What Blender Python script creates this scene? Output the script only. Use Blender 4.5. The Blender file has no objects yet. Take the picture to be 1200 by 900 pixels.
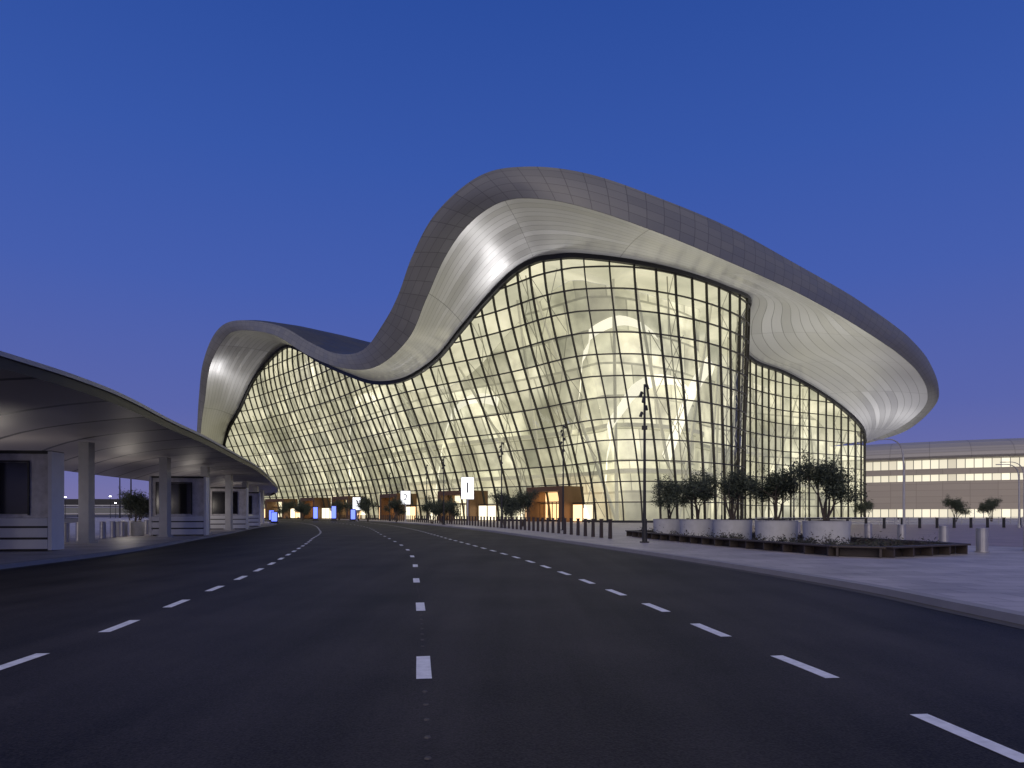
import bpy, math, random, bisect
from mathutils import Vector, Matrix
random.seed(7)
scene=bpy.context.scene
scene.view_settings.view_transform='Standard'
scene.view_settings.look='None'
scene.view_settings.exposure=0

# ---------------------------------------------------------------- helpers
def lin(r,g,b,a=1.0):
    f=lambda c:(c/255/12.92) if c/255<=0.04045 else ((c/255+0.055)/1.055)**2.4
    return (f(r),f(g),f(b),a)
class NT:
    def __init__(s,m): s.m=m; s.t=m.node_tree; s.n=s.t.nodes; s.l=s.t.links
    def add(s,typ,**kw):
        n=s.n.new(typ)
        for k,v in kw.items():
            if k.startswith('in_'):
                key=k[3:]; key=int(key) if key.isdigit() else key.replace('_',' ')
                n.inputs[key].default_value=v
            else: setattr(n,k,v)
        return n
    def link(s,a,b): s.l.new(a,b)
def newmat(name):
    m=bpy.data.materials.new(name); m.use_nodes=True
    nt=NT(m); return m,nt,nt.n['Principled BSDF']
def simple(name,col,rough=0.6,metal=0.0,var=0.15,scale=3.0,bump=0.0,emis=None,estr=0):
    m,nt,p=newmat(name)
    tc=nt.add('ShaderNodeTexCoord')
    no=nt.add('ShaderNodeTexNoise',in_Scale=scale,in_Detail=5.0)
    nt.link(tc.outputs['Object'],no.inputs['Vector'])
    mr=nt.add('ShaderNodeMapRange',in_3=1-var,in_4=1+var)
    nt.link(no.outputs['Fac'],mr.inputs[0])
    mx=nt.add('ShaderNodeMix',data_type='RGBA',blend_type='MULTIPLY')
    mx.inputs[0].default_value=1
    mx.inputs[6].default_value=(*col[:3],1)
    nt.link(mr.outputs[0],mx.inputs[7]); nt.link(mx.outputs[2],p.inputs['Base Color'])
    p.inputs['Roughness'].default_value=rough; p.inputs['Metallic'].default_value=metal
    if bump:
        b=nt.add('ShaderNodeBump',in_Strength=bump,in_Distance=0.02)
        nt.link(no.outputs['Fac'],b.inputs['Height']); nt.link(b.outputs[0],p.inputs['Normal'])
    if emis:
        p.inputs['Emission Color'].default_value=(*emis[:3],1); p.inputs['Emission Strength'].default_value=estr
        m.cycles.emission_sampling='NONE'
    return m
def link(o,parent=None):
    scene.collection.objects.link(o)
    if parent: o.parent=parent
    return o
def empty(name,loc=(0,0,0),rotz=0):
    e=bpy.data.objects.new(name,None); e.location=loc; e.rotation_euler=(0,0,rotz); e.empty_display_size=0.3
    return link(e)
class MB:
    def __init__(s): s.v=[];s.f=[];s.uv=[];s.mi=[];s.col=[]
    def quad(s,a,b,c,d,uv=None,mi=0,col=1.0):
        i=len(s.v); s.v+= [a,b,c,d]; s.f.append((i,i+1,i+2,i+3)); s.uv.append(uv or [(0,0)]*4); s.mi.append(mi); s.col.append(col)
    def box(s,cx,cy,cz,sx,sy,sz,rz=0,mi=0,taper=1.0):
        c,sn=math.cos(rz),math.sin(rz)
        P=[]
        for dz in (-1,1):
            t=taper if dz>0 else 1
            for dx,dy in ((-1,-1),(1,-1),(1,1),(-1,1)):
                x=dx*sx/2*t;y=dy*sy/2*t
                P.append((cx+x*c-y*sn,cy+x*sn+y*c,cz+dz*sz/2))
        for q in ((3,2,1,0),(4,5,6,7),(0,1,5,4),(1,2,6,5),(2,3,7,6),(3,0,4,7)):
            s.quad(*[P[k] for k in q],mi=mi)
    def cyl(s,a,b,ra,rb,n=10,mi=0,cap=True):
        a=Vector(a);b=Vector(b);d=(b-a)
        if d.length<1e-6:return
        d.normalize(); u=d.orthogonal().normalized(); w=d.cross(u)
        A=[a+(u*math.cos(t)+w*math.sin(t))*ra for t in [2*math.pi*k/n for k in range(n)]]
        B=[b+(u*math.cos(t)+w*math.sin(t))*rb for t in [2*math.pi*k/n for k in range(n)]]
        for k in range(n):
            j=(k+1)%n; s.quad(A[k],A[j],B[j],B[k],mi=mi)
        if cap:
            for R,rev in ((A,1),(B,0)):
                i=len(s.v); s.v+=R; f=list(range(i,i+n)); 
                if rev:f.reverse()
                s.f.append(tuple(f)); s.uv.append([(0,0)]*n); s.mi.append(mi); s.col.append(1.0)
    def poly(s,pts,mi=0,uv=None):
        i=len(s.v); s.v+=list(pts); s.f.append(tuple(range(i,i+len(pts)))); s.uv.append(uv or [(0,0)]*len(pts)); s.mi.append(mi); s.col.append(1.0)
    def obj(s,name,mats,parent=None,smooth=False,merge=False,attr=False):
        me=bpy.data.meshes.new(name); me.from_pydata([tuple(p) for p in s.v],[],s.f)
        for m in mats: me.materials.append(m)
        uvl=me.uv_layers.new(name='UVMap')
        flat=[]
        for u in s.uv:
            for q in u: flat+= [q[0],q[1]]
        uvl.data.foreach_set('uv',flat)
        me.polygons.foreach_set('material_index',s.mi)
        if attr:
            at=me.attributes.new('tint','FLOAT','FACE'); at.data.foreach_set('value',s.col)
        if smooth: me.polygons.foreach_set('use_smooth',[True]*len(s.f))
        me.update()
        o=bpy.data.objects.new(name,me); link(o,parent)
        if merge:
            import bmesh
            bm=bmesh.new(); bm.from_mesh(me); bmesh.ops.remove_doubles(bm,verts=bm.verts,dist=0.001); bm.to_mesh(me); bm.free()
        return o
def cr(P,t):
    n=len(P)-1; t=max(0,min(n-1e-6,t)); i=int(t); f=t-i
    p0=P[max(0,i-1)];p1=P[i];p2=P[i+1];p3=P[min(n,i+2)]
    return tuple(0.5*((2*b)+(-a+c)*f+(2*a-5*b+4*c-d)*f*f+(-a+3*b-3*c+d)*f**3) for a,b,c,d in zip(p0,p1,p2,p3))
def resample(P,step):
    N=(len(P)-1)*24
    L=[cr(P,k*(len(P)-1)/N) for k in range(N+1)]
    out=[L[0]];acc=0;tgt=step
    for a,b in zip(L,L[1:]):
        d=math.dist(a[:2],b[:2])
        while acc+d>=tgt:
            f=(tgt-acc)/d; out.append(tuple(x+(y-x)*f for x,y in zip(a,b))); tgt+=step
        acc+=d
    out.append(L[-1]); return out
def offset(P,d):
    out=[]
    for i,p in enumerate(P):
        a=P[max(0,i-1)];b=P[min(len(P)-1,i+1)]
        tx,ty=b[0]-a[0],b[1]-a[1];l=math.hypot(tx,ty) or 1
        out.append((p[0]+ty/l*d,p[1]-tx/l*d))
    return out

# ---------------------------------------------------------------- world
w=bpy.data.worlds.new("World"); scene.world=w; w.use_nodes=True
wn=w.node_tree; bg=wn.nodes['Background']
tc=wn.nodes.new('ShaderNodeTexCoord'); sep=wn.nodes.new('ShaderNodeSeparateXYZ')
ramp=wn.nodes.new('ShaderNodeValToRGB'); 
wn.links.new(tc.outputs['Generated'],sep.inputs[0]); wn.links.new(sep.outputs['Z'],ramp.inputs[0])
els=ramp.color_ramp.elements
els[0].position=0.0; els[0].color=lin(122,116,164)
els[1].position=1.0; els[1].color=lin(30,52,106)
for p,c in ((0.05,(108,110,167)),(0.14,(89,101,170)),(0.3,(69,94,173)),(0.45,(55,87,168)),(0.62,(42,76,156))):
    e=els.new(p); e.color=lin(*c)
sky=wn.nodes.new('ShaderNodeTexSky'); sky.sky_type='NISHITA'; sky.sun_disc=False
sky.sun_elevation=math.radians(-4); sky.sun_rotation=math.radians(200)
add=wn.nodes.new('ShaderNodeMix'); add.data_type='RGBA'; add.blend_type='ADD'; add.inputs[0].default_value=0.02
wn.links.new(ramp.outputs[0],add.inputs[6]); wn.links.new(sky.outputs[0],add.inputs[7])
wn.links.new(add.outputs[2],bg.inputs[0]); bg.inputs[1].default_value=1.0

sl=bpy.data.lights.new('sun','SUN'); sl.energy=1.5; sl.angle=math.radians(60); sl.color=(1,0.87,0.70)
so=link(bpy.data.objects.new('sun',sl)); so.rotation_euler=(math.radians(58),0,math.radians(-12))

# ---------------------------------------------------------------- materials
def seam_mat(name,col,su,sv,line=0.5,wu=0.02,wv=0.03,rough=0.4,metal=0.5,var=0.12):
    m,nt,p=newmat(name)
    uv=nt.add('ShaderNodeUVMap'); sp=nt.add('ShaderNodeSeparateXYZ'); nt.link(uv.outputs[0],sp.inputs[0])
    def lines(out,step,width):
        a=nt.add('ShaderNodeMath',operation='DIVIDE'); a.inputs[1].default_value=step; nt.link(out,a.inputs[0])
        f=nt.add('ShaderNodeMath',operation='FRACT'); nt.link(a.outputs[0],f.inputs[0])
        c=nt.add('ShaderNodeMath',operation='LESS_THAN'); c.inputs[1].default_value=width; nt.link(f.outputs[0],c.inputs[0])
        return c.outputs[0],a.outputs[0]
    l1,a1=lines(sp.outputs[0],su,wu); l2,a2=lines(sp.outputs[1],sv,wv)
    mxm=nt.add('ShaderNodeMath',operation='MAXIMUM'); nt.link(l1,mxm.inputs[0]); nt.link(l2,mxm.inputs[1])
    f1=nt.add('ShaderNodeMath',operation='FLOOR'); nt.link(a1,f1.inputs[0])
    f2=nt.add('ShaderNodeMath',operation='FLOOR'); nt.link(a2,f2.inputs[0])
    cb=nt.add('ShaderNodeCombineXYZ'); nt.link(f1.outputs[0],cb.inputs[0]); nt.link(f2.outputs[0],cb.inputs[1])
    wn_=nt.add('ShaderNodeTexWhiteNoise'); nt.link(cb.outputs[0],wn_.inputs[0])
    mr=nt.add('ShaderNodeMapRange',in_3=1-var,in_4=1+var); nt.link(wn_.outputs['Value'],mr.inputs[0])
    m1=nt.add('ShaderNodeMix',data_type='RGBA',blend_type='MULTIPLY'); m1.inputs[0].default_value=1
    m1.inputs[6].default_value=(*col[:3],1); nt.link(mr.outputs[0],m1.inputs[7])
    m2=nt.add('ShaderNodeMix',data_type='RGBA',blend_type='MIX'); nt.link(mxm.outputs[0],m2.inputs[0])
    nt.link(m1.outputs[2],m2.inputs[6]); m2.inputs[7].default_value=(col[0]*line,col[1]*line,col[2]*line,1)
    nt.link(m2.outputs[2],p.inputs['Base Color'])
    p.inputs['Roughness'].default_value=rough; p.inputs['Metallic'].default_value=metal
    mr2=nt.add('ShaderNodeMapRange',in_3=rough-0.05,in_4=rough+0.07); nt.link(wn_.outputs['Value'],mr2.inputs[0]); nt.link(mr2.outputs[0],p.inputs['Roughness'])
    return m
M_soffit=seam_mat('soffit_aluminium',(0.46,0.46,0.47),22,1.0,line=0.45,wu=0.005,wv=0.06,rough=0.36,metal=0.6,var=0.05)
M_fascia=seam_mat('fascia_cladding',(0.20,0.20,0.19),2.6,1.5,line=0.55,wu=0.04,wv=0.05,rough=0.55,metal=0.15,var=0.08)
M_rooftop=seam_mat('roof_sheet',(0.075,0.075,0.072),4.0,2.5,line=0.5,rough=0.6,metal=0.2)
M_mull=simple('bronze_mullion',(0.035,0.032,0.028),0.5,0.3)
M_isteel=simple('glowing_interior_steel',(0.6,0.6,0.52),0.5,emis=(1,0.94,0.70),estr=0.28)  # emission paints interior light onto columns and mezzanine
M_truss=simple('facade_truss_steel',(0.4,0.4,0.35),0.5,emis=(1,0.92,0.66),estr=0.12)  # weak emission put into the steel for light from the hall
M_dark=simple('dark_metal',(0.03,0.03,0.033),0.5,0.4)
M_grey=simple('grey_metal',(0.36,0.36,0.38),0.45,0.3)
M_silver=simple('stainless_steel',(0.42,0.41,0.42),0.35,0.6)
M_pot=simple('planter_concrete',(0.46,0.46,0.48),0.7,var=0.18,bump=0.2)
M_bark=simple('bark',(0.07,0.055,0.045),0.9,scale=12,bump=0.6)
M_wood=simple('bench_wood',(0.05,0.038,0.033),0.6,scale=8)
M_soil=simple('soil',(0.04,0.03,0.025),0.95,scale=5,bump=0.5)
M_white=simple('white_cladding',(0.66,0.66,0.68),0.45,var=0.08)
M_screen=simple('dark_glass_screen',(0.008,0.008,0.012),0.12,0.0,var=0.02)
M_bronze=simple('bronze_portal',(0.16,0.09,0.045),0.45,0.4)
M_paint=simple('road_paint',(0.8,0.8,0.82),0.6,var=0.35,scale=9)
def leafmat(name,c1,c2):
    m,nt,p=newmat(name)
    g=nt.add('ShaderNodeNewGeometry'); r=nt.add('ShaderNodeValToRGB')
    nt.link(g.outputs['Random Per Island'],r.inputs[0])
    r.color_ramp.elements[0].color=(*c1,1); r.color_ramp.elements[1].color=(*c2,1)
    nt.link(r.outputs[0],p.inputs['Base Color']); p.inputs['Roughness'].default_value=0.7
    return m
M_leaf=leafmat('olive_leaf',(0.022,0.034,0.020),(0.075,0.09,0.06))
M_shrub=leafmat('shrub_leaf',(0.02,0.03,0.015),(0.06,0.045,0.035))
def glassmat():
    m,nt,p=newmat('facade_glass'); nt.n.remove(p); out=nt.n['Material Output']
    at=nt.add('ShaderNodeAttribute',attribute_name='tint')
    tr=nt.add('ShaderNodeBsdfTransparent'); gl=nt.add('ShaderNodeBsdfGlossy',in_Roughness=0.03)
    gl.inputs['Color'].default_value=(0.9,0.9,0.9,1)
    mx=nt.add('ShaderNodeMix',data_type='RGBA'); mx.inputs[6].default_value=(0.60,0.62,0.61,1); mx.inputs[7].default_value=(0.98,0.98,0.94,1)
    nt.link(at.outputs['Fac'],mx.inputs[0]); nt.link(mx.outputs[2],tr.inputs[0])
    fr=nt.add('ShaderNodeFresnel',in_IOR=1.4)
    ms=nt.add('ShaderNodeMixShader'); nt.link(fr.outputs[0],ms.inputs[0]); nt.link(tr.outputs[0],ms.inputs[1]); nt.link(gl.outputs[0],ms.inputs[2])
    nt.link(ms.outputs[0],out.inputs[0]); return m
M_glass=glassmat()
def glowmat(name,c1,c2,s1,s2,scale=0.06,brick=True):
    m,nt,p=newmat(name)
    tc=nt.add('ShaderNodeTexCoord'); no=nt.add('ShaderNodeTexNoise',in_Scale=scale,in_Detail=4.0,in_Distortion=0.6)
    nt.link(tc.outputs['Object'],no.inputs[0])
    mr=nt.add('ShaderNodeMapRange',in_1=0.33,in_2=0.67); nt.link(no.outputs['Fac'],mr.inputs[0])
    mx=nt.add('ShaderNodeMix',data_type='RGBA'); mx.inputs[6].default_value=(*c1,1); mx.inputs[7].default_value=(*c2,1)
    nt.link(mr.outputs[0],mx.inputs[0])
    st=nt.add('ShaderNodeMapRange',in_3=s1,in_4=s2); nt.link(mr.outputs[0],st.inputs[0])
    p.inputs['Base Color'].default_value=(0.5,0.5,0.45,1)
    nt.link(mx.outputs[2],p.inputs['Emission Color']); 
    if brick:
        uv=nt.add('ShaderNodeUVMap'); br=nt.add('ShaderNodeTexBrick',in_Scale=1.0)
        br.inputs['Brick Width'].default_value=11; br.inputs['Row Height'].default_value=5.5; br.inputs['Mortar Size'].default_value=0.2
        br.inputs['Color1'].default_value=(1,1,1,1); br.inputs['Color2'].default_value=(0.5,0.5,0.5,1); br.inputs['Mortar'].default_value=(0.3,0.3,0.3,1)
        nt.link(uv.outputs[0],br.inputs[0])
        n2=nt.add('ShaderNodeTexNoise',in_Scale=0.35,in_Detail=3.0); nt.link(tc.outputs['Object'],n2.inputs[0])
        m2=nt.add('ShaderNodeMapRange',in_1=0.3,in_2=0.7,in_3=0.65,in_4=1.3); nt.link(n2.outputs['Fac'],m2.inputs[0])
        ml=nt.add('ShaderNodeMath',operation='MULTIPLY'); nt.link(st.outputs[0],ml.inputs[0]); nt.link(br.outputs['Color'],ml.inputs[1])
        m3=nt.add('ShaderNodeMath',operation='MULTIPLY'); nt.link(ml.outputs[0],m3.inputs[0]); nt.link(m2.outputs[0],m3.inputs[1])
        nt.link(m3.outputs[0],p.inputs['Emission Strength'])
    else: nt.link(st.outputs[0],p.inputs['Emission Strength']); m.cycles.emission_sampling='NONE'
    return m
M_glow=glowmat('glowing_interior_wall',(0.87,0.83,0.56),(1.0,0.93,0.69),0.42,1.3)  # wall emits with noise variation, painted in place of hall lamps
M_ceil=glowmat('glowing_interior_ceiling',(0.9,0.86,0.62),(1,0.93,0.70),0.4,0.8,0.1,False)  # ceiling glows by itself, standing in for interior lighting
M_shell=simple('interior_shell',(0.7,0.68,0.6),0.5,emis=(1,0.94,0.76),estr=1.15)  # shells emit the brightness that hall lighting would give them
M_warm=simple('warm_lobby_light',(0.5,0.35,0.2),0.6,emis=(1,0.62,0.30),estr=2.0)
M_lobby=simple('lobby_light',(0.5,0.5,0.45),0.6,emis=(1,0.88,0.6),estr=1.6)
M_signw=simple('lit_sign_white',(0.8,0.8,0.8),0.5,emis=(0.95,0.97,1),estr=1.4)
M_signb=simple('lit_sign_blue',(0.1,0.15,0.6),0.5,emis=(0.14,0.2,1.0),estr=2.0)
M_lampe=simple('lamp_lens',(0.8,0.8,0.8),0.4,emis=(1,0.97,0.9),estr=8)

# ---------------------------------------------------------------- ground, road, pavements
def asphalt():
    m,nt,p=newmat('asphalt')
    tc=nt.add('ShaderNodeTexCoord')
    n1=nt.add('ShaderNodeTexNoise',in_Scale=55.0,in_Detail=6.0); nt.link(tc.outputs['Object'],n1.inputs[0])
    mp=nt.add('ShaderNodeMapping'); mp.inputs['Scale'].default_value=(1.1,0.06,1); nt.link(tc.outputs['Object'],mp.inputs[0])
    n2=nt.add('ShaderNodeTexNoise',in_Scale=1.0,in_Detail=4.0); nt.link(mp.outputs[0],n2.inputs[0])
    n3=nt.add('ShaderNodeTexNoise',in_Scale=0.35,in_Detail=6.0); nt.link(tc.outputs['Object'],n3.inputs[0])
    a=nt.add('ShaderNodeMath',operation='ADD'); nt.link(n2.outputs['Fac'],a.inputs[0]); nt.link(n3.outputs['Fac'],a.inputs[1])
    b=nt.add('ShaderNodeMath',operation='MULTIPLY_ADD',in_1=1.5); nt.link(n1.outputs['Fac'],b.inputs[0]); nt.link(a.outputs[0],b.inputs[2])
    r=nt.add('ShaderNodeMapRange',in_1=1.4,in_2=2.1,in_3=0.3,in_4=1.8); nt.link(b.outputs[0],r.inputs[0])
    mx=nt.add('ShaderNodeMix',data_type='RGBA',blend_type='MULTIPLY'); mx.inputs[0].default_value=1; mx.inputs[6].default_value=(0.029,0.025,0.024,1)
    nt.link(r.outputs[0],mx.inputs[7]); nt.link(mx.outputs[2],p.inputs['Base Color'])
    p.inputs['Roughness'].default_value=0.68; p.inputs['Specular IOR Level'].default_value=0.25
    bp=nt.add('ShaderNodeBump',in_Strength=0.5,in_Distance=0.01); nt.link(n1.outputs['Fac'],bp.inputs['Height']); nt.link(bp.outputs[0],p.inputs['Normal'])
    return m
def paver(name,col,bw=1.2,bh=0.6,rough=0.6):
    m,nt,p=newmat(name)
    tc=nt.add('ShaderNodeTexCoord'); br=nt.add('ShaderNodeTexBrick',in_Scale=1.0)
    br.inputs['Brick Width'].default_value=bw; br.inputs['Row Height'].default_value=bh; br.inputs['Mortar Size'].default_value=0.014
    c=col; br.inputs['Color1'].default_value=(*c,1); br.inputs['Color2'].default_value=(c[0]*.8,c[1]*.8,c[2]*.8,1); br.inputs['Mortar'].default_value=(c[0]*.4,c[1]*.4,c[2]*.4,1)
    nt.link(tc.outputs['Object'],br.inputs[0])
    no=nt.add('ShaderNodeTexNoise',in_Scale=0.5,in_Detail=6.0); nt.link(tc.outputs['Object'],no.inputs[0])
    mr=nt.add('ShaderNodeMapRange',in_1=0.3,in_2=0.7,in_3=0.7,in_4=1.12); nt.link(no.outputs['Fac'],mr.inputs[0])
    mx=nt.add('ShaderNodeMix',data_type='RGBA',blend_type='MULTIPLY'); mx.inputs[0].default_value=1
    nt.link(br.outputs['Color'],mx.inputs[6]); nt.link(mr.outputs[0],mx.inputs[7]); nt.link(mx.outputs[2],p.inputs['Base Color'])
    p.inputs['Roughness'].default_value=rough
    return m
M_asph=asphalt(); M_pave=paver('pavement_stone',(0.46,0.42,0.42),rough=0.5); M_plaza=paver('plaza_paver',(0.30,0.21,0.17),0.8,0.4,0.42)
M_kerb=simple('kerb_stone',(0.28,0.27,0.28),0.7,scale=2,bump=0.2)
M_gut=simple('gutter_concrete',(0.07,0.065,0.065),0.8,scale=2,var=0.3)
M_ground=simple('desert_ground',(0.10,0.09,0.08),0.9,scale=0.05)
KR=[(7.6,-30),(7.4,-5),(7.35,6),(7.3,11),(7.2,14.5),(6.35,20.3),(4.5,29.8),(0,51),(-4.7,71),(-15,105),(-33,150),(-70,225),(-150,340)]
KL=[(-14.6,-30),(-14.0,-5),(-13.9,6),(-14.2,14),(-14.6,19.4),(-15.7,27.8),(-19,41),(-22.6,55),(-27,71),(-37,107),(-58,150),(-105,225),(-190,330)]
g=MB(); g.quad((-2500,-600,0),(2500,-600,0),(2500,3500,0),(-2500,3500,0)); g.obj('ground',[M_ground])
def strip(mb,A,B,z,mi=0):
    n=min(len(A),len(B))
    for i in range(n-1):
        mb.quad((*A[i][:2],z),(*A[i+1][:2],z),(*B[i+1][:2],z),(*B[i][:2],z),mi=mi)
N=180
krn=[cr(KR,k*(len(KR)-1)/N)for k in range(N+1)]; kln=[cr(KL,k*(len(KL)-1)/N)for k in range(N+1)]
r=MB(); strip(r,krn,kln,0.006); r.obj('road',[M_asph])
H=0.14
def pavement(name,K,side,width,mat):
    mb=MB(); kk=K
    a=offset(kk,0.0); b=offset(kk,side*0.28); c=offset(kk,side*width)
    for i in range(len(a)-1):
        mb.quad((*a[i],0.0),(*a[i+1],0.0),(*a[i+1],H),(*a[i],H),mi=1)
        mb.quad((*a[i],H),(*a[i+1],H),(*b[i+1],H),(*b[i],H),mi=1)
        mb.quad((*b[i],H-0.004),(*b[i+1],H-0.004),(*c[i+1],H-0.004),(*c[i],H-0.004),mi=0)
    g0=offset(kk,-side*0.01); g1=offset(kk,-side*0.3); strip(mb,g0,g1,0.011,mi=2)
    return mb.obj(name,[mat,M_kerb,M_gut])
pavement('pavement',krn,1,4.5,M_pave)
pavement('pavement',kln,-1,30,M_pave)
inner=offset(krn,4.5)
pv=MB()
for i in range(len(inner)-1):
    if inner[i+1][1]>230: break
    pv.quad((*inner[i],H-0.004),(*inner[i+1],H-0.004),(190,inner[i+1][1]+60,H-0.004),(190,inner[i][1]+60,H-0.004))
pv.obj('forecourt_pavement',[M_pave])
pz=MB(); pz.poly([(15.5,46,H+.001),(19.6,33,H+.001),(26,26,H+.001),(60,18,H+.001),(170,30,H+.001),(170,90,H+.001),(40,92,H+.001),(14,70,H+.001)]); pz.obj('dropoff_road',[M_plaza])

def dashes(P,yc,dash,period,name):
    R=resample(P,0.05); mb=MB(); 
    k=min(range(len(R)),key=lambda i:abs(R[i][1]-yc))
    L=int(dash/.05); Pp=int(period/.05); i=(k-L//2)%Pp
    while i+L<len(R):
        seg=R[i:i+L+1:3]; a=offset(seg,-0.075); b=offset(seg,0.075)
        strip(mb,a,b,0.011); i+=Pp
    return mb.obj(name,[M_paint])
LL=[(-4.5,-6),(-5.0,3),(-5.3,7.3),(-5.5,9.3),(-5.9,11.85),(-6.3,14.4),(-6.7,16.8),(-7.9,22.9),(-10.4,34),(-12.6,43),(-18,64),(-32,107),(-52,150),(-96,225)]
LC=[(.5,-6),(-.38,3),(-.92,7.1),(-1.57,11.7),(-2.3,16.4),(-3.5,24.2),(-5.4,33.7),(-10.2,53),(-17,80),(-26,107),(-44,150),(-85,225)]
LR=[(4.1,-6),(3.6,1),(3.28,4.8),(3.07,6.9),(2.74,9.1),(2.45,11.5),(2.1,13.8),(1.76,16),(1.35,18.5),(0,25.6),(-3.9,42.7),(-11,73),(-21,107),(-37,150),(-76,225)]
dashes(LL,7.3,1.15,2.45,'lane_marking'); dashes(LC,7.1,1.2,4.65,'lane_marking'); dashes(LR,4.9,1.1,2.3,'lane_marking')
st=MB(); R=resample(LC,0.42)
for p in R[10:90]:
    if 1.0<((p[1]-7.1)%4.65)<3.7: st.cyl((p[0],p[1],0.006),(p[0],p[1],0.016),0.028,0.02,6)
st.obj('road_studs',[M_gut])

# ---------------------------------------------------------------- terminal
T=[(-100.7,233.6,13.9),(-93.8,224.0,27.4),(-85.8,214.4,34.3),(-76.4,203.8,42.9),(-63.9,189.3,47.5),(-56.5,180.8,45.4),(-46.5,169.1,39.0),(-37.8,159.0,34.2),(-30.0,149.9,30.6),(-22.0,140.6,29.6),(-14.9,132.5,31.7),(-9.5,126.2,35.8),(-4.5,120.5,39.6),(0.0,115.2,42.2),(3.5,111.2,42.9),(6.8,108.8,42.7),(10.7,107.2,42.3),(18.8,107.2,41.4),(27.8,111.2,41.1),(37.0,118.4,41.1),(44.5,128.0,41.9),(46.8,140.8,40.7),(49.5,149.0,38.9),(56.2,158,37.1),(67.2,168,36.5),(78.3,174,32.9),(87.8,180,29.1),(94.8,185,25.2),(98.3,190,22.0)]
LE=[(8.5,7.2),(9.5,8.2)]+[(11,9.5)]*11+[(10.5,9.2),(10,8.0),(8.6,6.0),(7.3,4.8),(5.2,3.8),(3.2,2.4),(1.2,1.6),(-1.3,0),(-1,0)]+[(0,0)]*7
A=[(-95.7,208,12.5),(-92.5,203.2,27.5),(-90,200,34.6),(-85.7,193.6,43.2),(-79.1,187.2,49.3),(-71.4,178.4,49.5),(-56.3,160.8,43.8),(-44,146.6,35.7),(-33.6,134.4,30.3),(-24.9,124.3,28.3),(-17.7,116,31.2),(-14,111.7,36.8),(-10.5,107.7,42.2),(-6.4,103,45.4),(-1.2,97,46),(4.6,92.8,44.3),(11.4,91.2,42),(20.9,92.8,39.4),(32.2,99.2,37.9),(44.9,108.8,37.1),(57.8,120,36.3),(66.4,128,35.7),(73.1,134.4,35.2),(79.6,140.8,34.7),(90.3,152,33.3),(98.6,162,30.8),(103.8,172,28.3),(103.5,182,24.6),(99.8,192,21.8)]
O=[(-97.1,208.8,12.6),(-94.1,204.0,27.6),(-92.1,200.8,36.0),(-88.0,194.4,44.6),(-82.1,188.8,51.6),(-73.1,180.0,52.5),(-56.1,163.2,46.7),(-43.7,148.8,38.8),(-35.3,137.6,33.9),(-27.8,127.2,32.1),(-22.2,118.4,34.8),(-18.9,113.6,38.1),(-16.0,109.6,43.0),(-11.8,105.3,47.9),(-5.0,99.5,50.7),(1.8,95.2,50.0),(10.5,93.6,48.2),(21.4,95.2,45.3),(33.0,101.6,43.9),(45.9,111.2,42.5),(59.7,122.4,41.4),(69.7,131.2,40.5),(77.5,138.4,39.8),(85.2,145.6,38.7),(95.6,156.8,36.9),(103.7,166,32.7),(108.0,174.5,29.1),(106.5,184.5,24.0),(100.1,193.5,21.4)]
term=empty('airport_terminal_building')
def prof(z):
    x=max(0,min(1,z/43.0)); x=0.25*x+0.75*(x*x*(3-2*x)); return x
NB=28
def zt(t): return cr(T,t)[2]
def surf(t,z,inn=0.0):
    T3=cr(T,t); l=cr(LE,t); k=prof(T3[2])-prof(z)
    x=T3[0]+l[0]*k; y=T3[1]+l[1]*k
    if inn:
        a=cr(T,max(0,t-.25));b=cr(T,min(NB,t+.25)); tx,ty=b[0]-a[0],b[1]-a[1]; L=math.hypot(tx,ty)
        x+=-ty/L*inn; y+=tx/L*inn
    return Vector((x,y,z))
fine=[i*NB/1400 for i in range(1401)]
acc=[0]
for a,b in zip(fine,fine[1:]):
    p=surf(a,16);q=surf(b,16); acc.append(acc[-1]+(p-q).length)
TOT=acc[-1]; STEP=3.3; ncol=int(TOT/STEP)
def t_at(s):
    i=min(len(acc)-2,max(0,bisect.bisect_left(acc,s)-1)); f=(s-acc[i])/max(1e-9,acc[i+1]-acc[i]); return fine[i]+f*(fine[i+1]-fine[i])
cols=[t_at(TOT*k/ncol) for k in range(ncol+1)]
ROW=3.35
gl=MB()
for j in range(ncol):
    t0,t1=cols[j],cols[j+1]; a,b=zt(t0),zt(t1); z=0.15
    while z<max(a,b):
        za0,za1=min(z,a),min(z+ROW,a); zb0,zb1=min(z,b),min(z+ROW,b)
        if za1-za0>0.01 or zb1-zb0>0.01:
            gl.quad(surf(t0,za0),surf(t1,zb0),surf(t1,zb1),surf(t0,za1),col=random.random()**0.6)
        z+=ROW
gl.obj('glass_panels',[M_glass],term,attr=True)
def bar(mb,pts,nrm,w_,d):
    ring=[]
    for i,p in enumerate(pts):
        a=pts[max(0,i-1)];b=pts[min(len(pts)-1,i+1)]; tg=(b-a).normalized(); n=nrm[i]; s_=tg.cross(n).normalized()
        ring.append([p+s_*w_/2+n*d/2,p-s_*w_/2+n*d/2,p-s_*w_/2-n*d/2,p+s_*w_/2-n*d/2])
    for i in range(len(ring)-1):
        for k in range(4):
            m=(k+1)%4; mb.quad(ring[i][k],ring[i][m],ring[i+1][m],ring[i+1][k])
def outn(t):
    a=cr(T,max(0,t-.1));b=cr(T,min(NB,t+.1)); v=Vector((b[1]-a[1],-(b[0]-a[0]),0)); return v.normalized()
mu=MB()
for t in cols:
    top=zt(t); n=max(6,int(top/2.2)); pts=[surf(t,0.1+(top-0.1)*k/n) for k in range(n+1)]
    bar(mu,pts,[outn(t)]*len(pts),0.22,0.40)
z=0.15
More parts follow.
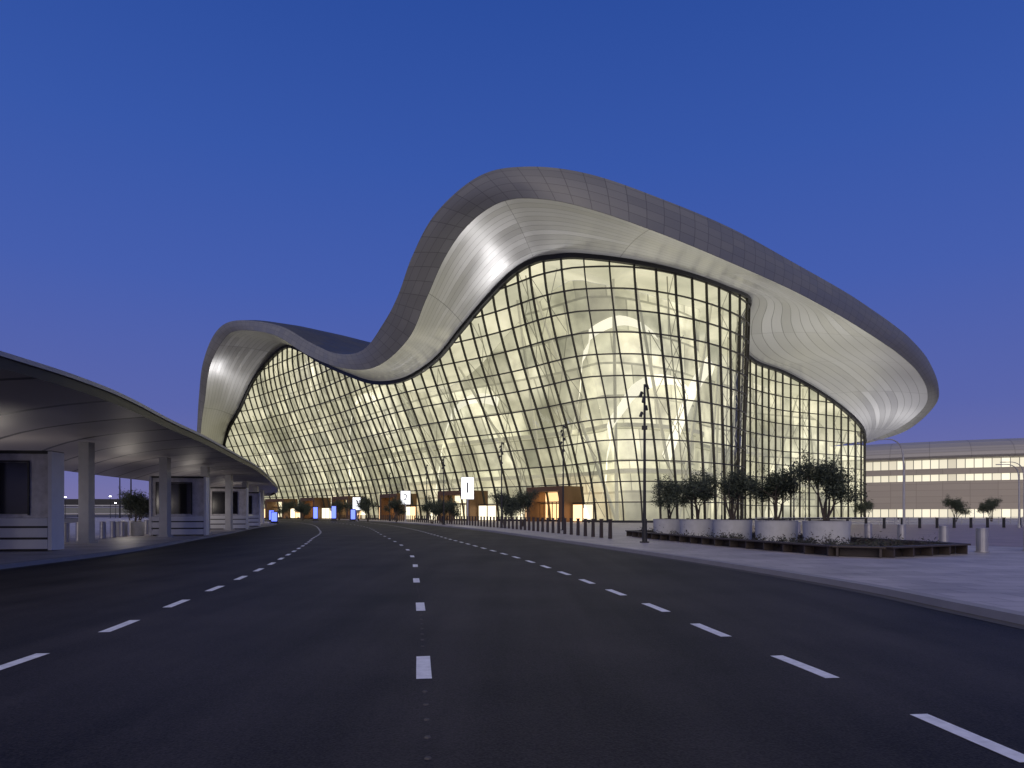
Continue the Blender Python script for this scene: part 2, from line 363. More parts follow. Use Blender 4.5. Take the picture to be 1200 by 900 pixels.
while z<48:
    run=[]
    def flush(run):
        if len(run)>1: bar(mu,[surf(t,z) for t in run],[outn(t) for t in run],0.18,0.32)
    for k in range(ncol*2+1):
        t=t_at(TOT*k/(ncol*2))
        if zt(t)>z+0.1: run.append(t)
        else: flush(run); run=[]
    flush(run); z+=ROW
mu.obj('mullion_grid',[M_mull],term)
ht=MB(); tt=[NB*k/260 for k in range(261)]
bar(ht,[Vector(cr(T,t))-Vector((0,0,.2)) for t in tt],[outn(t) for t in tt],0.9,0.8); ht.obj('glazing_head_trim',[M_dark],term)
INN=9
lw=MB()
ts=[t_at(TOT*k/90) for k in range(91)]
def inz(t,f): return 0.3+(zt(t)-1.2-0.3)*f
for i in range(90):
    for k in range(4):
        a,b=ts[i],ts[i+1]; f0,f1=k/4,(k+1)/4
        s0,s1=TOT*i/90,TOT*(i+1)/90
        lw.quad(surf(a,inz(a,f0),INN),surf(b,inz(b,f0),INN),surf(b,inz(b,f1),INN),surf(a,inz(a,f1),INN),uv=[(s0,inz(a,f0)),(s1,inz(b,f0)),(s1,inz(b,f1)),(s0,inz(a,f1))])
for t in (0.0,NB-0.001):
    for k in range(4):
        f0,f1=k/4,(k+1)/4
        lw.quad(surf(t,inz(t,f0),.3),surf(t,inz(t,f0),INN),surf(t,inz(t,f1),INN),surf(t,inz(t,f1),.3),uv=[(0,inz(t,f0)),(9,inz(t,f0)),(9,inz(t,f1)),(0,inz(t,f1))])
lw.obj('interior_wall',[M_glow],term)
ic=MB()
for a,b in zip(ts,ts[1:]):
    ic.quad(surf(a,zt(a)-.12,0.1),surf(b,zt(b)-.12,0.1),surf(b,inz(b,1)+.01,INN-.02),surf(a,inz(a,1)+.01,INN-.02))
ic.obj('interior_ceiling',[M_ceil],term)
fl=MB()
for zf,i0 in ((8.6,5.5),(16.5,7.4)):
    i1=INN-.03
    for a,b in zip(ts,ts[1:]):
        if min(zt(a),zt(b))<zf+5 or (zf>10 and not(4<a<24)): continue
        fl.quad(surf(a,zf,i0),surf(b,zf,i0),surf(b,zf,i1),surf(a,zf,i1)); fl.quad(surf(a,zf+.7,i0),surf(b,zf+.7,i0),surf(b,zf+.7,i1),surf(a,zf+.7,i1))
        fl.quad(surf(a,zf,i0),surf(b,zf,i0),surf(b,zf+.7,i0),surf(a,zf+.7,i0))
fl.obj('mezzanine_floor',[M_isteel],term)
br=MB(); s=4
while s<TOT-22:
    t0=t_at(s);t1=t_at(s+9);t2=t_at(s+18)
    if min(zt(t0),zt(t1),zt(t2))>14:
        h=lambda t:zt(t)-2
        br.cyl(surf(t1,0.3,6.5),surf(t0,h(t0),3.5),0.34,0.24,8); br.cyl(surf(t1,0.3,6.5),surf(t2,h(t2),3.5),0.34,0.24,8)
    s+=22
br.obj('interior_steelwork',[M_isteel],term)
br=MB()
for j in range(0,ncol+1,4):
    t=cols[j]; top=zt(t)-.6
    if top<8: continue
    n=max(4,int(top/3.35)); P=[surf(t,.3+(top-.3)*k/n,1.9) for k in range(n+1)]; Q=[surf(t,.3+(top-.3)*k/n,.3) for k in range(n+1)]
    for k in range(n):
        br.cyl(P[k],P[k+1],.11,.11,6,cap=False); br.cyl(P[k] if k%2 else Q[k],Q[k+1] if k%2 else P[k+1],.06,.06,5,cap=False)
s=2
while s<TOT-8:
    t0=t_at(s);t1=t_at(s+6.6); zz=1
    while zz<min(zt(t0),zt(t1))-11:
        br.cyl(surf(t0,zz,1.1),surf(t1,zz+10,1.1),0.06,0.06,5,cap=False); br.cyl(surf(t1,zz,1.1),surf(t0,zz+10,1.1),0.06,0.06,5,cap=False); zz+=10.05
    s+=19.8
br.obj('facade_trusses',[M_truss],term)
sh=MB()
for s0,s1,zb,zp in ((150,186,8,33),(160,196,4,24),(186,215,10,30),(110,140,6,24),(60,95,6,30)):
    n=24; prev=None
    for i in range(n+1):
        f=i/n; s=s0+(s1-s0)*f; 
        if s>TOT-2: break
        zc=zb+(zp-zb)*math.sin(math.pi*min(1,f*0.62)); t=t_at(s); zc=min(zc,zt(t)-3)
        cur=(surf(t,zc,6.0),surf(t,zc+2.0,7.4))
        if prev: sh.quad(prev[0],cur[0],cur[1],prev[1])
        prev=cur
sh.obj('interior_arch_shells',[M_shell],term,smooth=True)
NS=260
def loft(rows,name,mat,strips=None):
    mb=MB(); us=[0]
    for i in range(1,len(rows)):
        us.append(us[-1]+(Vector(rows[i][0])-Vector(rows[i-1][0])).length)
    K=len(rows[0])-1
    for i in range(len(rows)-1):
        va=vb=0
        for k in range(K):
            if strips: da=db=strips/K
            else:
                da=(Vector(rows[i][k+1])-Vector(rows[i][k])).length; db=(Vector(rows[i+1][k+1])-Vector(rows[i+1][k])).length
            mb.quad(rows[i][k],rows[i+1][k],rows[i+1][k+1],rows[i][k+1],uv=[(us[i],va),(us[i+1],vb),(us[i+1],vb+db),(us[i],va+da)])
            va+=da;vb+=db
    return mb.obj(name,[mat],term,smooth=True,merge=True)
rows=[];rf=[];rt=[]
for i in range(NS+1):
    t=NB*i/NS; a=Vector(cr(A,t)); b=Vector(cr(T,t)); o=Vector(cr(O,t))
    hd=Vector((b.x-a.x,b.y-a.y,0)); hd=hd.normalized() if hd.length>0.1 else Vector((-1,0,0))
    rr=[]
    for k in range(9):
        f=k/8; p=a.lerp(b,f); p.z+=math.sin(math.pi*f)*0.035*(a-b).length; rr.append(p)
    rr.append(b+hd*2.0+Vector((0,0,.1)))
    rows.append(rr)
    w_=o-a; nout=-hd; L=w_.length
    ff=[]
    for k in range(7):
        f=k/6; p=a.lerp(o,f)+nout*math.sin(math.pi*f)*0.06*L; ff.append(p)
    rf.append(ff)
    d1=Vector((.757,.653,0))
    if t<4: dirn=Vector((-0.25,0.97,0)).lerp(d1,max(0,(t-1.5)/2.5))
    elif t>12:
        d2=(Vector((25,240,0))-Vector((o.x,o.y,0))).normalized(); dirn=d1.lerp(d2,min(1,(t-12)/5))
    else: dirn=d1
    dirn.normalize()
    R=[]
    for dd,dz in ((0,0),(2.5,0.5),(8,0.7),(18,0.4),(32,-0.5)):
        p=o+dirn*dd; p.z=o.z+dz; R.append(p)
    rt.append(R)
loft(rows,'roof_soffit',M_soffit,strips=14); loft(rf,'roof_fascia',M_fascia); loft(rt,'roof_top',M_rooftop)
for idx,(tp,hh) in enumerate(((12.5,6.6),(9.5,6.4),(7.2,6.4),(5.1,6.4),(3.55,6.4),(2.2,6.4))):
    mb=MB(); base=surf(tp,0); q0=surf(tp-.25,0); q1=surf(tp+.25,0); tdir=(q0-q1).normalized(); no=Vector((-tdir.y,tdir.x,0))
    if no.dot(Vector((-1,-1,0)))<0: no=-no
    ang=math.atan2(tdir.y,tdir.x)
    def lb(lx,ly,lz,sx,sy,sz,mi):
        c=base+tdir*lx+no*ly; mb.box(c.x,c.y,lz,sx,sy,sz,rz=ang,mi=mi)
    W=10
    lb(0,0.8,hh-.5,W,5.2,0.9,0); lb(-W/2+.5,0.8,(hh-1)/2+.1,1.0,5.2,hh-1.1,0); lb(W/2-.5,0.8,(hh-1)/2+.1,1.0,5.2,hh-1.1,0)
    lb(0,-.6,(hh-1)/2+.1,W-2.1,0.1,hh-1.2,1 if idx%2==0 else 2)
    for q in range(-3,4): lb(q*1.15,1.3,1.9,0.1,0.14,3.5,0)
    lb(0,1.3,3.75,W-2.1,0.16,0.2,0)
    for sx_ in (-1,1):
        for q in range(2):
            lb(sx_*(W/2+1.6+q*2.6),1.2,1.75,2.2,.12,2.9,2 if (q+idx)%3 else 1)
            lb(sx_*(W/2+1.6+q*2.6),1.1,1.75,2.5,.12,3.2,0)
    mb.obj('entrance_portal',[M_bronze,M_warm,M_lobby],term)
pl=MB()
for a,b in zip(ts,ts[1:]):
    pl.quad(surf(a,0,-.5),surf(b,0,-.5),surf(b,.5,-.5),surf(a,.5,-.5)); pl.quad(surf(a,.5,-.5),surf(b,.5,-.5),surf(b,.5,.3),surf(a,.5,.3))
pl.obj('facade_plinth',[M_dark],term)

for t,off,ft,pw,ang_ in ((3,-5,0.7,17000,70),(6,-5,0.7,19000,80),(8.6,-5,0.8,18000,80),(11.5,-5,0.7,20000,80),(15,-6,0.7,22000,90),(18,-6,0.7,25000,90),(20,-7,0.6,28000,85),(22.3,-14,0.5,40000,90),(25,-8,0.6,28000,100),(27,-9,0.5,16000,100)):
    p=surf(t,0.6,off); fx=empty('floodlight',(p.x,p.y,0.14))
    mb=MB(); mb.box(0,0,.15,.3,.3,.3); mb.box(0,0,.42,.7,.5,.22); mb.obj('housing',[M_dark],fx)
    l=bpy.data.lights.new('lamp','SPOT'); l.energy=pw; l.spot_size=math.radians(ang_); l.spot_blend=0.9; l.shadow_soft_size=1.0; l.color=(1.0,0.975,0.96)
    lo=bpy.data.objects.new('lamp',l); link(lo,fx); lo.location=(0,0,0.7)
    a=Vector(cr(A,t)); b=Vector(cr(T,t)); tgt=a.lerp(b,ft)
    lo.rotation_euler=(tgt-Vector((p.x,p.y,.84))).to_track_quat('-Z','Y').to_euler()

# ---------------------------------------------------------------- terminal wing on the right
wing=empty('terminal_wing_building')
WP=[(118,262),(140,246),(165,232),(200,220),(250,212),(320,210),(420,215)]
wp=resample(WP,4)
def rowstrip(mb,P,o0,z0,o1,z1,mi=0):
    a=offset(P,o0);b=offset(P,o1)
    s=0
    for i in range(len(P)-1):
        d=math.dist(P[i][:2],P[i+1][:2]); hgt=math.hypot(z1-z0,o1-o0)
        mb.quad((*a[i],z0),(*a[i+1],z0),(*b[i+1],z1),(*b[i],z1),uv=[(s,0),(s+d,0),(s+d,hgt),(s,hgt)],mi=mi); s+=d
M_wclad=seam_mat('wing_cladding',(0.38,0.335,0.27),8,2.2,line=0.7,wu=0.02,wv=0.05,rough=0.6,metal=0.0,var=0.06)
M_wroof=seam_mat('wing_roof',(0.36,0.34,0.31),12,1.2,line=0.65,wu=0.02,wv=0.12,rough=0.5,metal=0.0,var=0.04)
def litwin():
    m,nt,p=newmat('lit_window_band')
    uv=nt.add('ShaderNodeUVMap'); br=nt.add('ShaderNodeTexBrick',in_Scale=1.0,offset=0.0)
    br.inputs['Brick Width'].default_value=2.6; br.inputs['Row Height'].default_value=5; br.inputs['Mortar Size'].default_value=0.12
    br.inputs['Color1'].default_value=(1,0.92,0.70,1); br.inputs['Color2'].default_value=(0.55,0.49,0.37,1); br.inputs['Mortar'].default_value=(0.03,0.03,0.03,1)
    nt.link(uv.outputs[0],br.inputs[0]); nt.link(br.outputs['Color'],p.inputs['Emission Color']); p.inputs['Emission Strength'].default_value=1.15
    p.inputs['Base Color'].default_value=(0.1,0.1,0.1,1); p.inputs['Roughness'].default_value=0.2
    m.cycles.emission_sampling='NONE'
    return m
M_win=litwin()
mb=MB()
rowstrip(mb,wp,-.6,0,-.6,3.2,1); rowstrip(mb,wp,0,3.2,0,13.0,0); rowstrip(mb,wp,-1.2,13.0,-1.2,15.4,1); rowstrip(mb,wp,0,13.0,-1.2,13.0,0); rowstrip(mb,wp,0,3.2,-.6,3.2,0)
rowstrip(mb,wp,0,15.4,0,17.4,0); rowstrip(mb,wp,-1.2,15.4,0,15.4,0); rowstrip(mb,wp,-1.2,17.4,-1.2,20.6,1); rowstrip(mb,wp,0,17.4,-1.2,17.4,0)
mb.obj('wing_walls_and_windows',[M_wclad,M_win],wing)
mb=MB()
rowstrip(mb,wp,-1.2,20.6,2.5,20.9,0)
prof_=[(2.5,20.9),(3.2,21.6),(2.8,23.0),(1.2,24.8),(-2,26.4),(-7,27.6),(-14,28.3),(-30,28.6)]
for a,b in zip(prof_,prof_[1:]): rowstrip(mb,wp,a[0],a[1],b[0],b[1],0)
mb.obj('wing_roof',[M_wroof],wing,smooth=True)

# ---------------------------------------------------------------- left canopy
can=empty('forecourt_canopy')
E=[(-14.5,-12,5.4),(-13.3,-4,5.4),(-12.6,6,5.4),(-12.3,16.4,5.4),(-12.4,19.9,5.4),(-12.9,23,5.4),(-14.2,28.4,5.4),(-15.5,34.5,5.4),(-18.2,45.4,5.4),(-21.6,58.5,5.4),(-29.3,84,5.4),(-36,105,5.4),(-39.5,114,5.2)]
Bk=[(-31,-12,5.3),(-30,-4,5.2),(-30,6,5.2),(-30,16,5.2),(-30,22,5.1),(-30,28,5.1),(-30.3,34,5.0),(-31,42,5.0),(-32.2,53,4.9),(-34,66,4.9),(-38,88,4.8),(-41.5,107,4.8),(-41,116,4.9)]
def csec(t):
    return Vector(cr(E,t)),Vector(cr(Bk,t))
nc=96
M_cund=seam_mat('canopy_soffit',(0.33,0.31,0.31),3.6,50,line=0.12,wu=0.07,wv=0.0,rough=0.5,metal=0.1,var=0.12)
def cloft(zoff,name,mat):
    mb=MB(); s=0
    for i in range(nc):
        t0=12*i/nc;t1=12*(i+1)/nc; e0,b0=csec(t0); e1,b1=csec(t1); d=(e1-e0).length
        for k in range(8):
            f0,f1=k/8,(k+1)/8
            bow=lambda f:math.sin(math.pi*f)*0.35
            P=[e0.lerp(b0,f0),e1.lerp(b1,f0),e1.lerp(b1,f1),e0.lerp(b0,f1)]
            for p,f in zip(P,(f0,f0,f1,f1)): p.z+=zoff+bow(f)*(1 if zoff<=0 else 1.4)
            W=(b0-e0).length; sk=-0.4
            mb.quad(*P,uv=[(100+s+W*f0*sk,W*f0),(100+s+d+W*f0*sk,W*f0),(100+s+d+W*f1*sk,W*f1),(100+s+W*f1*sk,W*f1)])
        s+=d
    return mb.obj(name,[mat],can,smooth=True,merge=True)
cloft(-0.3,'canopy_underside',M_cund); cloft(0.06,'canopy_roof',M_rooftop)
mb=MB()
for C in (E,Bk):
    n=200; pts=[Vector(cr(C,12*i/n)) for i in range(n+1)]
    for a,b in zip(pts,pts[1:]):
        mb.quad(a+Vector((0,0,-.3)),b+Vector((0,0,-.3)),b+Vector((0,0,.0)),a+Vector((0,0,.0)),mi=0)
    off=offset([(p.x,p.y) for p in pts],0.06 if C is E else -0.06)
    for i in range(n):
        z0=pts[i].z;z1=pts[i+1].z
        mb.quad((*off[i],z0-.02),(*off[i+1],z1-.02),(*off[i+1],z1+.1),(*off[i],z0+.1),mi=1)
        mb.quad((*off[i],z0+.1),(*off[i+1],z1+.1),(pts[i+1].x,pts[i+1].y,z1+.1),(pts[i].x,pts[i].y,z0+.1),mi=1)
        mb.quad((*off[i],z0-.02),(*off[i+1],z1-.02),(pts[i+1].x,pts[i+1].y,z1-.02),(pts[i].x,pts[i].y,z0-.02),mi=1)
e,b=csec(12); mb.quad(e+Vector((0,0,-.3)),b+Vector((0,0,-.3)),b+Vector((0,0,.06)),e+Vector((0,0,.06)))
mb.obj('canopy_edge',[M_dark,M_grey],can)
mb=MB()
for x,y in ((-20.5,16),(-20.7,25),(-21,33.7),(-21.7,42.7),(-22.9,51),(-25.7,62),(-28.9,74),(-33,88),(-37,101)):
    mb.box(x,y,2.62,.5,.5,5.0); mb.box(x,y,H+.05,.7,.7,.14)
mb.obj('canopy_columns',[M_grey],can)
mb=MB()
for x,y in ((-24,20),(-24.4,32),(-25.4,45),(-28.2,60),(-33,80)):
    mb.box(x,y,5.28,1.4,.18,.06,rz=1.3,mi=0)
    l=bpy.data.lights.new('lamp','POINT'); l.energy=90; l.shadow_soft_size=.5; l.color=(1,.9,.78); lo=bpy.data.objects.new('canopy_fill_light',l); link(lo,can); lo.location=(x,y,2.6)  # added point light hung below the canopy to brighten its underside
mb.obj('added_light_bars',[M_lampe],can)  # glowing bars added to go with the fill lights

M_marble=simple('marble_panel',(0.52,0.50,0.52),0.3,var=0.6,scale=3)
def kiosk(x,y,rz):
    k=empty('service_kiosk',(x,y,H),rz)
    mb=MB()
    mb.box(0,0,2.55,3.2,.7,2.5,mi=0)
    mb.box(0,0,3.86,3.4,.9,.12,mi=2)
    mb.box(1.66,-.05,1.96,.14,.9,3.85,mi=1); mb.box(-1.66,-.05,1.96,.14,.9,3.85,mi=1)
    mb.box(-.25,-.37,2.45,2.1,.08,2.0,mi=3)
    mb.box(-.25,-.39,3.5,2.2,.06,.06,mi=2); mb.box(-1.33,-.39,2.45,.05,.06,2.1,mi=2); mb.box(.83,-.39,2.45,.05,.06,2.1,mi=2)
    for zz in (.27,.72,1.13): mb.box(0,-.08,zz,3.15,.86,.36 if zz<1 else .3,mi=1)
    mb.box(0,-.03,.62,3.05,.7,1.2,mi=2)
    mb.obj('kiosk_body',[M_marble,M_white,M_dark,M_screen],k)
    return k
kiosk(-19.7,26.9,math.radians(6)); kiosk(-22.0,45.2,math.radians(12)); kiosk(-26.6,64,math.radians(16)); kiosk(-30.6,78,math.radians(18))

# ---------------------------------------------------------------- street furniture
def metal_bollard(x,y,h=.95,r=.16,mat=None):
    b=empty('bollard',(x,y,H))
    mb=MB(); mb.cyl((0,0,0),(0,0,.04),r*1.2,r*1.2,18); mb.cyl((0,0,.04),(0,0,h-.1),r,r,18); mb.cyl((0,0,h-.1),(0,0,h-.07),r*.88,r*.88,18); mb.cyl((0,0,h-.07),(0,0,h-.01),r,r,18); mb.cyl((0,0,h-.01),(0,0,h),r,r*.9,18)
    mb.obj('post',[mat or M_silver],b); return b
for x,y in ((17.9,26.0),(19.6,31),(19.4,34),(19.2,36.8),(20.4,26.9),(19.0,40.5),(18.8,45)): metal_bollard(x,y,.92,.2)
lk=offset(resample(KL,1.9),-5.2)
for p in lk:
    if 27<p[1]<100: metal_bollard(p[0],p[1],1.0,.17)
bk=offset(resample(KR,1.55),3.3)
row=empty('bollard_row'); mb=MB()
for p in bk:
    if 39.5<p[1]<210:
        mb.box(p[0],p[1],H+.55,.17,.17,1.1,rz=.5,taper=.85); mb.box(p[0],p[1],H+1.12,.2,.2,.05,rz=.5)
mb.obj('posts',[M_wood],row)
row=empty('bollard_row'); mb=MB()
for i in range(34):
    x=14+i*2.1; y=62+i*.55; mb.box(x,y,H+.5,.2,.2,1.0,taper=.9); mb.box(x,y,H+1.02,.24,.24,.05)
mb.obj('posts',[M_dark],row)
fr=empty('guard_rail'); mb=MB()
pr=None
for i in range(40):
    x=30+i*2.4; y=84+i*.9; mb.box(x,y,H+.5,.08,.08,1.0)
    if pr:
        for zz in (.95,.6,.3): mb.cyl((pr[0],pr[1],H+zz),(x,y,H+zz),.035,.035,6,cap=False)
    pr=(x,y)
mb.obj('rails',[M_grey],fr)

# trees
def tree_mesh(seed,h=3.4,leaves=10000,ls=.12):
    rnd=random.Random(seed); mb=MB(); tips=[]
    def branch(p,d,L,r,lv):
        q=p
        for i in range(3):
            d=(d+Vector((rnd.uniform(-1,1),rnd.uniform(-1,1),rnd.uniform(-.2,.55)))*.22).normalized()
            nq=q+d*L/3; r2=r*.84; mb.cyl(q,nq,r,r2,7,mi=0,cap=False); q=nq; r=r2
            if lv>=2: tips.append((q.copy(),lv))
        if lv<4:
            for _ in range(3):
                nd=(d+Vector((rnd.uniform(-1,1),rnd.uniform(-1,1),rnd.uniform(-.7,.8)))*.85).normalized()
                branch(q,nd,L*rnd.uniform(.58,.8),r*.72,lv+1)
    for k in range(4):
        a=k*1.57+rnd.uniform(-.4,.4); branch(Vector((math.cos(a)*.05,math.sin(a)*.05,0)),Vector((math.cos(a)*.25,math.sin(a)*.25,1)).normalized(),h*rnd.uniform(.25,.36),.07,1)
    ends=[t[0] for t in tips if t[1]>=3]
    sub=[c+Vector((rnd.gauss(0,.16),rnd.gauss(0,.16),rnd.gauss(0,.17))) for c in ends for _ in range(2)]
    for i in range(leaves):
        c=rnd.choice(sub); p=c+Vector((rnd.gauss(0,.09),rnd.gauss(0,.09),rnd.gauss(0,.09)))
        u=Vector((rnd.gauss(0,1),rnd.gauss(0,1),rnd.gauss(0,.8))).normalized(); v=u.orthogonal().normalized()
        v=Matrix.Rotation(rnd.uniform(0,6.28),3,u)@v
        L=ls*rnd.uniform(.7,1.3); W=L*.38
        mb.quad(p,p+u*L*.5+v*W*.5,p+u*L,p+u*L*.5-v*W*.5,mi=1)
    o=mb.obj('olive_foliage',[M_bark,M_leaf]); me=o.data; bpy.data.objects.remove(o); return me
TM=[tree_mesh(s) for s in (3,11,23,42)]
TOPS=[max(q.co.z for q in me.vertices) for me in TM]
def tree(x,y,z,s,v,rz,zs=1.1):
    t=bpy.data.objects.new('olive_tree',TM[v]); t.location=(x,y,z); t.scale=(s,s,s*zs*3.0/TOPS[v]*random.uniform(.97,1.03)); t.rotation_euler=(0,0,rz); return link(t)
def pot(x,y,r=.98,h=1.12):
    p=empty('planter_pot',(x,y,H)); mb=MB()
    mb.cyl((0,0,0),(0,0,h),r*.96,r,40)
    mb.cyl((0,0,h-.02),(0,0,h+.015),r*1.015,r*1.015,40); mb.cyl((0,0,h+.016),(0,0,h+.05),r*.9,r*.3,40,mi=1)
    mb.obj('pot',[M_pot,M_soil],p)
pots=[(13.9,30.2,.94),(12.7,32.8,.86),(11.5,35.6,.88),(10.5,38.6,.88),(9.6,41.6,.85)]
for i,(x,y,s) in enumerate(pots):
    pot(x,y); tree(x,y,H+1.1,s,i%4,i*1.3,1.14)
for x,y in ((-25.5,44.5),(-24.6,44.9)): pot(x,y,.4,.9)
bed=empty('planter_bench')
poly=[(7.9,44.5),(8.4,39),(9.6,31),(11.3,23.6),(12.4,22.9),(16.2,25.0),(16.3,26.5),(15.2,34),(11.3,46)]
mb=MB(); mb.poly([(x,y,H+.12) for x,y in poly]); mb.obj('planting_soil',[M_soil],bed)
mb=MB()
cl=poly+[poly[0]]
cx=sum(p[0] for p in poly)/len(poly); cy=sum(p[1] for p in poly)/len(poly)
for a,b in zip(cl,cl[1:]):
    a=Vector((*a,0));b=Vector((*b,0)); d=(b-a); L=d.length; d.normalize(); n=Vector((d.y,-d.x,0)); rz=math.atan2(d.y,d.x); m=(a+b)/2
    if n.dot(m-Vector((cx,cy,0)))<0:n=-n
    for q in range(4):
        c=m+n*(.05+q*.13); mb.box(c.x,c.y,H+.34+.0015*q,L+.1*q,.1,.05,rz=rz)
    k=int(L/1.4)+1
    for j in range(k+1):
        c=a+d*(L*j/k)+n*.25; mb.box(c.x,c.y,H+.16,.07,.38,.3,rz=rz)
    mb.box(m.x,m.y,H+.16,L,.05,.3,rz=rz)
mb.obj('bench_slats',[M_wood],bed)
mb=MB(); rnd=random.Random(5)
def inside(x,y):
    r=False
    for (x1,y1),(x2,y2) in zip(cl,cl[1:]):
        if (y1>y)!=(y2>y) and x<(x2-x1)*(y-y1)/(y2-y1)+x1:r=not r
    return r
cnt=0
while cnt<170:
    x=rnd.uniform(7.5,17.2);y=rnd.uniform(22,46)
    if not inside(x,y) or any(math.hypot(x-p[0],y-p[1])<1.25 for p in pots):continue
    cnt+=1; R=rnd.uniform(.12,.26)
    for _ in range(45):
        p=Vector((x+rnd.gauss(0,R*.6),y+rnd.gauss(0,R*.6),H+.12+abs(rnd.gauss(0,R*.8))))
        u=Vector((rnd.gauss(0,1),rnd.gauss(0,1),abs(rnd.gauss(0,1.2)))).normalized(); v=u.orthogonal().normalized(); l=rnd.uniform(.08,.16)
        mb.quad(p,p+u*l*.5+v*l*.2,p+u*l,p+u*l*.5-v*l*.2)
mb.obj('groundcover',[M_shrub],bed)
for i,(x,y,s) in enumerate(((-.8,76,1.15),(1.2,78,1.2),(-10,98,1.0),(-11.8,101,1.1),(-8.6,97,1.0),(-27,128,1.3),(-38,150,1.3),(-52,170,1.3),(-58,176,1.4),(-33,60,1.0),(-31.5,57,.9),(-36,84,1.1),(78,120,1.3),(85,121,1.2),(70,135,1.2),(-46,150,1.2),(-20,118,1.2),(-31,138,1.3))):
    tree(x,y,H,s,i%4,i*2.1,1.3)
def mast(x,y,h):
    m=empty('lamp_mast',(x,y,H)); mb=MB()
    mb.cyl((0,0,0),(0,0,.06),.24,.24,12); mb.cyl((0,0,.06),(0,0,1.2),.13,.12,12); mb.cyl((0,0,1.2),(0,0,h),.085,.055,10)
    for k,(dz,a) in enumerate(((.1,0.5),(.45,2.6),(.8,4.2),(1.15,0.9),(1.5,3.3))):
        c=Vector((math.cos(a)*.14,math.sin(a)*.14,h-dz)); mb.cyl((0,0,h-dz),c,.03,.03,6); mb.cyl(c+Vector((0,0,.1)),c+Vector((math.cos(a)*.08,math.sin(a)*.08,-.14)),.07,.085,10)
    mb.box(0,0,h-2.2,.26,.14,.2)
    mb.obj('mast_body',[M_dark],m); return m
for q in ((6.7,34.5,8.0),(4.5,60,9.2),(-1.1,72,9.0),(-14,112,9.5),(37,120.5,9),(38,92,8.5),(-9,90,9),(-24,134,9.5),(-38,160,9.5),(55,128,9)): mast(*q)
def arch_lamp(x,y,h,reach,dirx=-1):
    m=empty('street_lamp',(x,y,H)); mb=MB(); pts=[Vector((0,0,0)),Vector((0,0,h*.55)),Vector((-.02,0,h*.75)),Vector((dirx*reach*.12,0,h*.92)),Vector((dirx*reach*.5,0,h*.995)),Vector((dirx*reach,0,h))]
    P=[Vector(cr([tuple(p) for p in pts],5*i/20)) for i in range(21)]
    for i in range(20): mb.cyl(P[i],P[i+1],.09-.003*i,.09-.003*(i+1),8,cap=False)
    mb.cyl((0,0,0),(0,0,.3),.16,.13,10); mb.box(dirx*(reach+.25),0,h,.6,.2,.08)
    mb.obj('pole_and_arm',[M_grey],m)
arch_lamp(28.7,50,6.9,1.6); arch_lamp(60,80,7.5,2.2); arch_lamp(52,70,6.5,1.8)
def sign(x,y,num,zc,w_,h_,rz=0.2):
    s=empty('gate_sign',(x,y,H),rz); mb=MB()
    mb.box(0,0,zc,w_,.3,h_,mi=1); mb.box(0,0,zc,w_+.12,.22,h_+.12,mi=0); mb.box(0,0,(zc-h_/2)/2,.22,.2,zc-h_/2,mi=0); mb.box(0,0,.05,.7,.5,.1,mi=0)
    mb.obj('sign_box',[M_grey,M_signw],s)
    c=bpy.data.curves.new('numeral','FONT'); c.body=num; c.size=h_*.7; c.align_x='CENTER'; c.align_y='CENTER'; c.extrude=.01
    o=bpy.data.objects.new('numeral',c); o.data.materials.append(M_dark); link(o,s); o.location=(0,-.17,zc); o.rotation_euler=(math.pi/2,0,0)
sign(-6.2,95,'1',5.0,1.7,3.0); sign(-19.5,125,'2',4.4,1.7,2.4); sign(-30,132,'3',3.4,1.5,2.4)
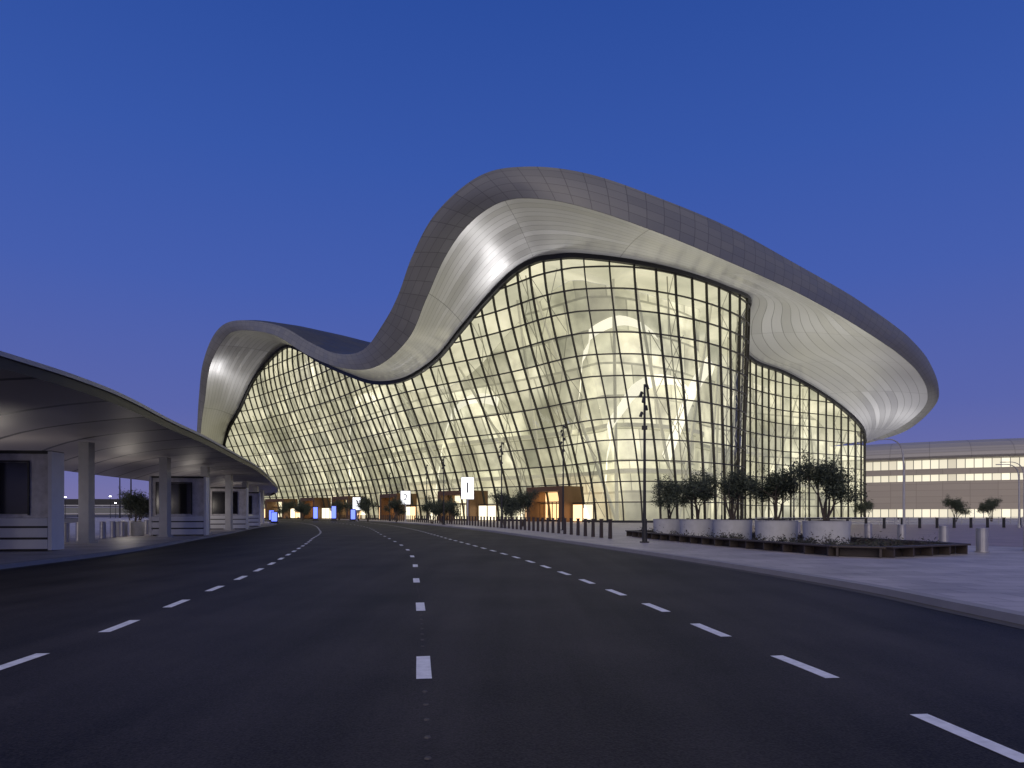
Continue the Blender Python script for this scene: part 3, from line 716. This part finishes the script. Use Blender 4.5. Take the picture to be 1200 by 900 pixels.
def pylon(x,y,h=2.4):
    s=empty('information_pylon',(x,y,H),.2); mb=MB(); mb.box(0,0,h/2,1.0,.3,h,mi=0); mb.box(0,-.02,h*.55,.8,.34,h*.75,mi=1); mb.box(0,0,.06,1.4,.6,.12,mi=0)
    mb.obj('pylon_body',[M_dark,M_signb],s)
pylon(-40,139,3.0); pylon(-36,138,3.2); pylon(-30.5,131,2.4); pylon(-36.2,104,1.8); pylon(-44,125,2.2)
bgd=empty('car_park_building'); mb=MB()
for k in range(2):
    mb.box(-230,300,1.6+k*3.4,150,40,.5,mi=2); mb.box(-230,300,3.1+k*3.4,149,39,2.3,mi=1 if k==0 else 0)
mb.obj('decks',[M_dark,M_win,M_grey],bgd)
for x,y in ((-135,235),(-175,260),(-120,215),(-215,280),(-95,190)):
    m=empty('high_mast_light',(x,y,0)); mb=MB(); mb.cyl((0,0,0),(0,0,18),.3,.15,8); mb.cyl((0,0,17.6),(0,0,18),1.2,1.2,12)
    for a in range(6): mb.box(math.cos(a)*1.2,math.sin(a)*1.2,17.5,.5,.5,.3,mi=1)
    mb.obj('mast',[M_dark,M_lampe],m)
# distant approach-road lamps, one object
mb=MB(); rnd=random.Random(21)
for i in range(60):
    x=rnd.uniform(-330,-70); y=rnd.uniform(150,330)
    if x/y>-0.48: continue
    h=rnd.choice((3.5,5,7)); mb.cyl((x,y,0),(x,y,h),.09,.06,6,mi=0); mb.box(x,y,h+.12,.45,.45,.22,mi=1 if i%4 else 2)
mb.obj('distant_road_lamps',[M_dark,M_lampe,M_signb])
hl=MB(); rnd=random.Random(9)
x=-900
while x<1200:
    wd=rnd.uniform(20,70); hgt=rnd.uniform(3,11); hl.box(x,900+rnd.uniform(-60,60),hgt/2,wd,20,hgt,mi=0); x+=wd*rnd.uniform(.8,1.6)
hl.obj('distant_buildings',[M_ground])
cd=bpy.data.cameras.new('camera'); cam=link(bpy.data.objects.new('camera',cd))
cam.location=(0,0,1.6); cam.rotation_euler=(math.pi/2,0,0); cd.lens=24; cd.sensor_width=36; cd.shift_y=152/1200; cd.clip_end=6000; cd.clip_start=0.05
scene.camera=cam
